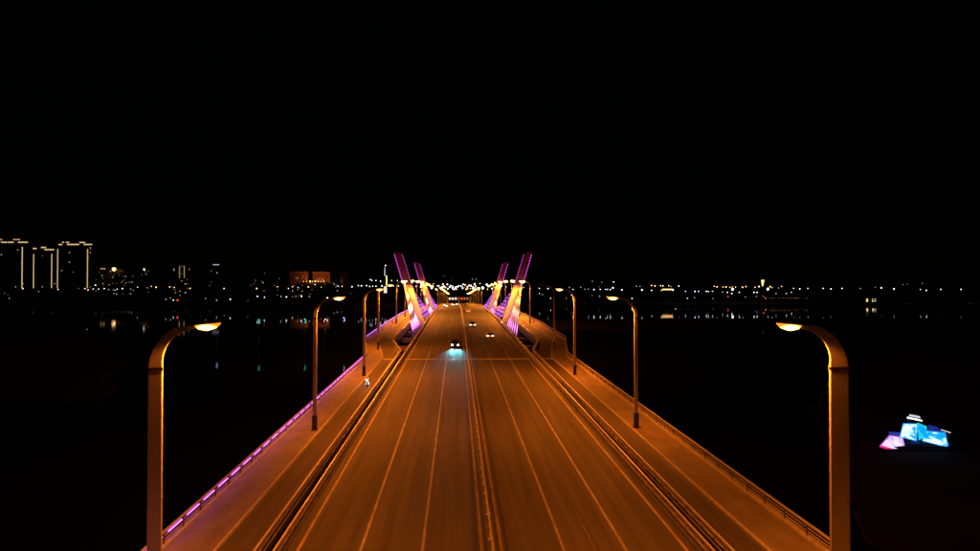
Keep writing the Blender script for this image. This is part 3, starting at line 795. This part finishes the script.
blds = [  # px0, px1, ytop, d, wall, lit, label
 (93, 124, 269.5, 2450, 'bwall', .03, 'dim block with yellow roof lights beside the outlined towers'),
 (112, 134, 274, 2200, 'bwall', .10, 'slab block speckled with small lit windows near outlined towers'),
 (141, 149, 266, 1900, 'bwall', .07, 'slim dark tower with a few white windows'),
 (168, 178, 264.5, 1750, 'bwall', .05, 'dark slim block beside the one with lit stair columns'),
 (179, 190, 264.5, 1750, 'bwall', .05, 'dark block with two columns of lit stair windows'),
 (209, 222, 264, 2000, 'bwall', .015, 'almost unlit tower with a lit roof edge'),
 (250, 270, 271.5, 1850, 'bwall_r', .04, 'faint russet block with scattered windows'),
 (272, 281.5, 271, 1850, 'bwall_r', .10, 'narrow russet block with a column of lit windows'),
 (290, 307, 272, 1800, 'bwall_r', .08, 'russet apartment block with vertical bays by the orange-lit podium'),
 (312.5, 330, 272.2, 1820, 'bwall_r', .03, 'wide russet apartment block glowing over the orange-lit podium'),
 (332, 349, 271.5, 1900, 'bwall', .035, 'dark block next to the glowing russet apartment block'),
 (350, 358, 273, 1950, 'bwall', .03, 'dark narrow block toward the lit spire'),
 (436, 445, 270.5, 2400, 'bwall', .02, 'distant dark tower seen over the bridge, tallest'),
 (446, 452, 273.5, 2500, 'bwall', .02, 'distant dark tower seen over the bridge, slimmer'),
 (453, 460, 272.5, 2450, 'bwall', .015, 'distant dark tower seen over the bridge, near the road axis'),
 (467, 478, 276.5, 2300, 'bwall', .03, 'distant low wide block seen over the bridge'),
 (583, 588, 275, 2100, 'bwall', .0, 'unlit distant tower beyond the unlit railing'),
 (590, 604, 280, 2000, 'bwall', .06, 'low distant block with dim windows beyond the unlit railing'),
 (850, 866, 297.6, 1190, 'bwall', .06, 'low waterside shed with a few lit panes'),
]
for i, (a, c, yt, d, wl, lit, lab) in enumerate(blds):
    building('apartment_block' if d > 1500 else 'waterside_shed', lab, a, c, yt, d, wl, 'far buildings on the opposite bank', lit, seed=i + 11, depth=16, cell=(3.6, 3.3) if d > 1500 else (5, 3.0))
B = [o for o in COL.objects if o.name.startswith('apartment_block')]
for x in (179.5, 184.2):
    led_bar(B[4], x - .25, x + .25, 266, 278, 1750, 'win_y', 'stair_window')
led_bar(B[5], 213, 219, 264.4, 265, 2000, 'fd', 'roof_light')
for x0, x1 in ((100.5, 102.5), (103.2, 105.2), (93.2, 94.6)): led_bar(B[0], x0, x1, 268.2, 269.2, 2450, 'win_y', 'roof_light')
led_bar(B[2], 143.3, 144.9, 268.3, 270.5, 1900, 'win_w', 'lit_sign')

# podium with orange lamps in front of the russet blocks
pod, cx, d, h = building('podium_building', 'low podium with a row of orange lamps under the russet blocks', 300, 329, 282.6, 1770, 'bwall_r', None, .02, depth=22)
fo = bpy.data.lights.new('podium_light', 'POINT'); fo.energy = 11000; fo.color = (1, .3, .06); fo.shadow_soft_size = 1.0
hm = {}
def head_mesh(kind, s):
    k = (kind, s)
    if k not in hm:
        bb = MB(); bb.lathe([(.1*s, .5*s), (.42*s, .42*s), (.55*s, .1*s), (.46*s, -.3*s), (.1*s, -.5*s)], seg=8); hm[k] = bb.mesh('lamp_head', M[kind])
    return hm[k]
for i, (x, s) in enumerate(((303.5, 1.3), (306.5, 1.3), (310.2, 3.2), (312.5, 1.6), (315.2, 2.4), (318.2, 1.6), (321, 1.3), (323.8, 1.8))):
    p = at(x, 281.4, 1768)
    o = link('roof_lamp', head_mesh('fo', s), pod); o.location = p - pod.location
    if i in (2, 4, 7):
        lo = bpy.data.objects.new('podium_light', fo); COL.objects.link(lo); lo.parent = o; lo.location = (0, 12, 4)

# spire
p = at(385.3, 289, 1300)
sp = empty('spire_tower', (p.x, 1300, 2.5), 'slender lit spire with bright base beside the bridge end', 'tower')
def spart(px0, px1, y0, y1, m, nm):
    a, c = at(px0, y1, 1300), at(px1, y0, 1300)
    hw = abs(c.x - a.x) / 2; bb = MB()
    bb.lathe([(hw, min(a.z, c.z)), (hw, (a.z + c.z)/2), (hw * .8, max(a.z, c.z))], seg=8)
    o = bb.build(nm, m, sp); o.location = ((a.x + c.x)/2 - p.x, 0, -2.5)
spart(383.5, 387.1, 293, 303.8, M['concrete'], 'plinth')
spart(383.8, 386.9, 286.2, 293, M['win_w'], 'lit_base')
spart(386.2, 387.1, 275.5, 286.2, M['fy'], 'lit_shaft')
spart(384.4, 385.2, 267.4, 276, M['fd'], 'lit_mast')
spart(384.9, 386.3, 276, 286.2, M['steel'], 'shaft')
spart(385.1, 385.9, 265, 266, M['fw'], 'beacon')
# vertical yellow sign
p = at(762.8, 284, 1330)
vs = empty('lit_sign', (p.x, 1330, 2.5), 'tall yellow wedge-shaped sign on the far shore', 'sign')
a, c = at(761.5, 286, 1330), at(764.3, 280, 1330)
bb = MB(); hw = (c.x - a.x) / 2
bb.sweep([[(-hw*.45, -.4, a.z - 2.5), (hw*.1, -.4, a.z - 2.5), (hw*.1, .4, a.z - 2.5), (-hw*.45, .4, a.z - 2.5)], [(-hw, -.4, c.z - 2.5), (hw, -.4, c.z - 2.5), (hw, .4, c.z - 2.5), (-hw, .4, c.z - 2.5)]]); bb.build('sign_face', M['fy'], vs)
bb = MB(); bb.tube([(0, 0, 0), (0, 0, a.z - 2.5)], .4, 6); bb.build('post', M['steel_dark'], vs)

# ------------------------------------------------------------------ lamps on the far shore
pole_me = MB(); pole_me.tube([(0, 0, 0), (0, 0, 1)], [.2, .12], 6); pole_me = pole_me.mesh('pole', M['steel_dark'])
def far_lamp(px, py, kind, s, d, label, group):
    p = at(px, py, d)
    r = empty('shore_lamp', (p.x, d, 2.5), label, 'street lamp', group)
    o = link('pole', pole_me, r); o.scale = (1, 1, max(.5, p.z - 2.5))
    link('lamp_head', head_mesh(kind, s), r, (0, 0, max(.5, p.z - 2.5)))
NM = {'fw': 'white', 'fb': 'bright bluish-white', 'fo': 'orange', 'fr': 'red', 'fy': 'yellow', 'fd': 'faint'}
RIGHT = '''523.6 287.5 w 1;539.4 288.4 w 1.2;548 288.6 w 1.6;539.4 293.5 w 1;542.4 294.5 d 1.2;550.6 298.4 w .9;566.4 298.4 w 1;571.5 295.3 w 1;569.5 287.5 d 1.4;573 289.4 w 1.1;580.7 287.3 d 1.3;585 289.2 d 1.3;588.4 289.2 d 1.5;594 289.6 w 1.8;600.3 289.4 w 1.4;605.7 289.4 w 1.1;607.4 289.4 w 1.1;610.3 289.6 w 1.4;612.9 287.9 b 1.9;613.6 282 w 1.4;599.6 296.5 w .9;592.4 281.2 d 1.2;601.6 282.2 d 1.1
622 289.9 w 1.8;636.3 286.3 d 1.4;640 286.4 d 1.2;642 290 w 2.1;632 298.6 w 1.4;651.6 285.5 o 1.6;655 285.9 o 1.8;660.6 285.6 o 1.4;662.9 285.8 o 1.8;668.8 285.6 o 1.3;671 286.5 d 1.4;678.7 286 w 1.5;651.6 290.4 w 1.6;661.5 290.4 w 1.2;673 290 b 1.9;685.4 291.4 w 1;695 291.4 w 1.6;698.6 291.4 w 1.2;706.4 291.4 w 1.4;708.4 291.4 w 1.2;712.4 291.4 w 1;660.5 299.4 w .9;675.6 298.6 w 1;687.5 298.3 w 1.2;694.5 297.6 d 1.3;713 298.6 d 1.3
714.3 286.3 o 1.4;717 286.8 o 1.8;723 287 o 1.3;726 287 o 1.8;730 287.5 o 1.2;732.4 287.1 o 1.2;735.5 287.1 o 1.2;732.6 289.4 b 3.4;742.6 287.2 o 1.8;746 286.6 o 1.7;755 287.3 o 1.5;759 286.6 w 1.9;770 286.7 o 2;772 287.6 o 1.2;767.9 289.1 b 3.4;781.6 286.4 o 1.3;778.6 288 d 1.4;793.6 288.4 w 1.1;727.5 292.4 w 1.2;731.8 293.5 w 1.5;722.6 292 d 1.5;739.3 292.4 w 1.2;753.9 292.4 w 1.5;757 292.4 w 1.3;776 293.5 d 1.5;786.2 293.5 w 1;791.5 292.4 w 1;728 296.7 r 1.6;763.5 296.5 r 1.3;745.4 297 d 1.8;756.5 296.5 d 1.2;765.8 298.4 o 1.3
799.9 288.9 w 1.6;807.9 288.4 w 1.3;823.2 288.4 w 1.3;831 288.9 w 1.6;842 288.4 w 1.4;860.4 288.5 d 1.4;881.3 287.9 b 1.7;894 288.9 b 1.6;920.5 289.4 w 1;926.4 290.4 w 1.5;940.7 289.4 w 1.2;961 289.4 w 1.4;875.5 287.4 d 1;903 284.4 d .9;907.5 284.4 d .9;922.4 283.4 d 1'''
LEFT = '''22.9 288.6 o 1.8;58 289.4 o 1.6;88 290 o 1.6;85 288.6 w 1.4;95.5 285.3 w 1.6;93.2 289 w 1.2;98.5 289 w 1.2;104.2 288.6 w 1.3;109 289.6 d 1.3;114 289.8 d 1.3;117.2 289.2 w 1.2;122.4 288.6 w 1.6;137.6 287.3 w 1;147 287.6 d 1.2;151.4 286.4 o 1.3;156 287.3 o 2.2;169.7 287 o 1.6;174.3 287.5 w 1.3;190 288.5 o 1.8;224 288.5 o 1.7;256.7 288.6 o 2;277.4 286.7 o 1.3;288.5 288.6 w 1.3;292.5 286.7 o 1.5;308.4 287 o 1.8;321.3 287.3 y 1.3;315 284.6 w 1.3;298 287.5 b .9;336 286.7 d 1.2;338.5 286.4 w 1.1;342 286.2 o 1.3;352 286.8 w 1.8
358.4 285.6 w 1.4;361.5 285.9 w 1.8;366.5 285.6 b 1.6;369.6 286.4 w 1.4;372.7 286.2 w 1.2;376 286.2 w 1.5;382 285.9 w 1.8;393.5 285.9 w 1.4;398.4 285.9 w 1.5;370.2 279.5 w 1.4;372 280.4 w 1.2;376 280.5 w 1.3;380.6 281.1 b 1.4;391.6 280.5 w 1.2;397.5 280.5 w 1.1'''
SHORE_L = '''9.2 298.4 d 1;25.5 298.4 d 1;166 299.4 d 1.2;170.5 298 d 1;173.4 300.2 w 1;177.5 300.3 r 1.9;205.6 298.4 d 1;216.6 300.3 w 1;230.4 299.3 w 1.2;257.4 296.4 w 1.1;264.5 297.4 w 1;286.4 297 w 1.3;301.4 296.2 w 1.5;309.5 296.6 d 1.4;327.4 297.8 w 1.4;281 296.6 d 1.2;247.8 300.5 d 1'''
MID = '''404 286 w 1.4;409 286.8 w 1.2;420.5 287 w 1.6;426.6 287.4 w 1.3;431.7 288 b 2.9;444 286 w 1.6;445.5 287.4 b 1.4;447.8 288.6 w 1.6;450.6 285.8 b 1.7;455 287.5 w 1.5;457.8 286.6 b 1.8;460.8 286 w 1.7;462.4 287 w 1.4;464.8 287.4 r 1.2;467.4 286.8 b 1.9;471 286.4 w 1.5;473 287 w 1.8;475.6 286.2 w 1.6;473 289.4 w 1.2;476 289.6 w 1.2;482.8 288 b 3.4;488 286.6 w 1.4;494 287.2 w 1.2;506 287 w 1.4;513 287.4 w 1.2;441 288.6 w 1.6;439 285.8 w 1.4;467.4 293.5 b 1.3;436.5 290 w 1.1;479 290.4 w 1.1;501 286.4 w 1.2;416 286.4 w 1.3'''
def parse(t):
    for e in t.replace('\n', ';').split(';'):
        x, y, k, s = e.split(); yield float(x), float(y), 'f' + k, float(s)
rd = random.Random(3)
for k in range(46):
    u = rd.gauss(0, 1); MID += ';%.1f %.1f %s %.1f' % (457 + max(-48, min(48, u * 20)), rd.uniform(283.5, 289.5), rd.choice('wwboo'), rd.uniform(1.2, 2.4))
for tx, d0, d1, where, grp in ((RIGHT, 1250, 1380, 'on the far shore beyond the unlit railing', 'far shore lamps, pavilion side'), (LEFT, 1420, 1500, 'on the far shore below the apartment blocks', 'far shore lamps, apartment side'),
                          (SHORE_L, 1030, 1060, 'at the water edge below the apartment blocks', 'water edge lamps, apartment side'), (MID, 1300, 1600, 'in the city beyond the bridge end', 'city lamps beyond the bridge')):
    for x, y, k, s in parse(tx):
        size = 'large ' if s > 2.5 else ''
        if tx is MID: s *= 1.05
        far_lamp(x, y, k, s, rd.uniform(d0, d1), '%s%s lamp on a thin pole %s' % (size, NM[k], where), grp)
# big orange lamp on a mast
far_lamp(114, 269.3, 'fo', 11, 2430, 'very large orange lamp on a mast beside the outlined towers', None)
# low quay buildings with a row of lit panes
def quay(px0, px1, y0, y1, panes, d, label, m='fd'):
    a, c = at(px0, y1, d), at(px1, y0, d)
    r = empty('quay_building', ((a.x + c.x)/2, d, 2.2), label, 'building', 'low lit buildings on the quay')
    hw = (c.x - a.x)/2 + 2; hh = c.z - 2.2 + 1.2
    bb = MB(); bb.box(-hw, hw, .3, 7, -.3, hh); bb.build('wall', M['bwall'], r)
    bb = MB(); bb.box(-hw - .5, hw + .5, -.4, 7.5, hh, hh + .4); bb.build('roof', M['bwall'], r)
    for x0, x1, mm in panes:
        p, q = at(x0, y1, d), at(x1, y0, d)
        bb = MB(); bb.box(p.x - r.location.x, q.x - r.location.x, .1, .35, max(.3, p.z - 2.2), q.z - 2.2); bb.build('window', M[mm], r)
quay(898, 913, 304.2, 305.4, [(898.4, 901, 'fd'), (903.3, 905.4, 'fw'), (906.4, 908.8, 'fw'), (911, 912.6, 'fd')], 1215, 'low quay building with four white panes')
quay(967, 980, 304.0, 305.4, [(967, 970.4, 'fw'), (971.9, 974.2, 'fw'), (974.8, 976.8, 'fw'), (979, 981, 'fd')], 1215, 'low quay building with bright white panes at its end')
quay(852, 876, 298.6, 301.6, [(852.4, 853.9, 'fd'), (859, 863.4, 'win_d'), (866.2, 867.9, 'fy'), (872.4, 874, 'fy'), (874.2, 876, 'fd')], 1212, 'low quay building with one bright yellow window')
quay(662, 673, 289, 289.9, [(662.3, 672.6, 'fo')], 1400, 'long low shed with one orange strip of light')
quay(768, 808, 297.9, 298.2, [(768, 808, 'win_d')], 1290, 'long quay shed with one faint strip of light')

# ------------------------------------------------------------------ dark trees along the far bank (one mass)
bb = MB(); rt = random.Random(5)
for i in range(560):
    x = rt.uniform(-1300, 1300) if i < 240 else rt.uniform(-1000, -45)  # later trees added to thicken one side and block lamp reflections
    if -45 < x < 45: continue
    y = shore(x) + rt.uniform(25, 75); h = rt.uniform(9, 15) if x > 0 else rt.uniform(11, 18)
    bb.tube([(x, y, 2.3), (x + rt.uniform(-.3,.3), y, 2.5 + h*.6)], [.25, .1], 5)
    for k in range(60):
        v = Vector((rt.gauss(0, 1), rt.gauss(0, 1), rt.gauss(0, 1))); v = v.normalized() * (rt.random() ** .4)
        c = Vector((x + v.x*h*.42, y + v.y*h*.42, 2.5 + h*.62 + v.z*h*.38)); s = rt.uniform(.5, 1.0) * h / 8
        u = Vector((rt.gauss(0,1), rt.gauss(0,1), rt.gauss(0,1))).normalized(); w = u.orthogonal().normalized()
        bb.quad(c - u*s - w*s*.5, c + u*s - w*s*.3, c + u*s*.8 + w*s*.5, c - u*s*.7 + w*s*.4)
tag(bb.build('tree_belt', mat('foliage', (.05, .08, .03), .8, var=.4, nscale=.3)), 'dark belt of trees along the far bank', 'trees', None, 'stuff')

# ------------------------------------------------------------------ night haze
if HAZE > 0:
    bb = MB(); bb.box(-4000, 4000, -500, 3200, -2.2, 175)
    hm_ = bpy.data.materials.new('haze'); hm_.use_nodes = True
    n = hm_.node_tree.nodes; n.remove(n['Principled BSDF'])
    pv = n.new('ShaderNodeVolumePrincipled'); pv.inputs['Density'].default_value = HAZE; pv.inputs['Color'].default_value = (.85, .87, .9, 1)
    pv.inputs['Anisotropy'].default_value = .85
    hm_.node_tree.links.new(pv.outputs[0], n['Material Output'].inputs['Volume'])
    tag(bb.build('haze', hm_), 'thin night haze over the river', 'haze', None, 'stuff')
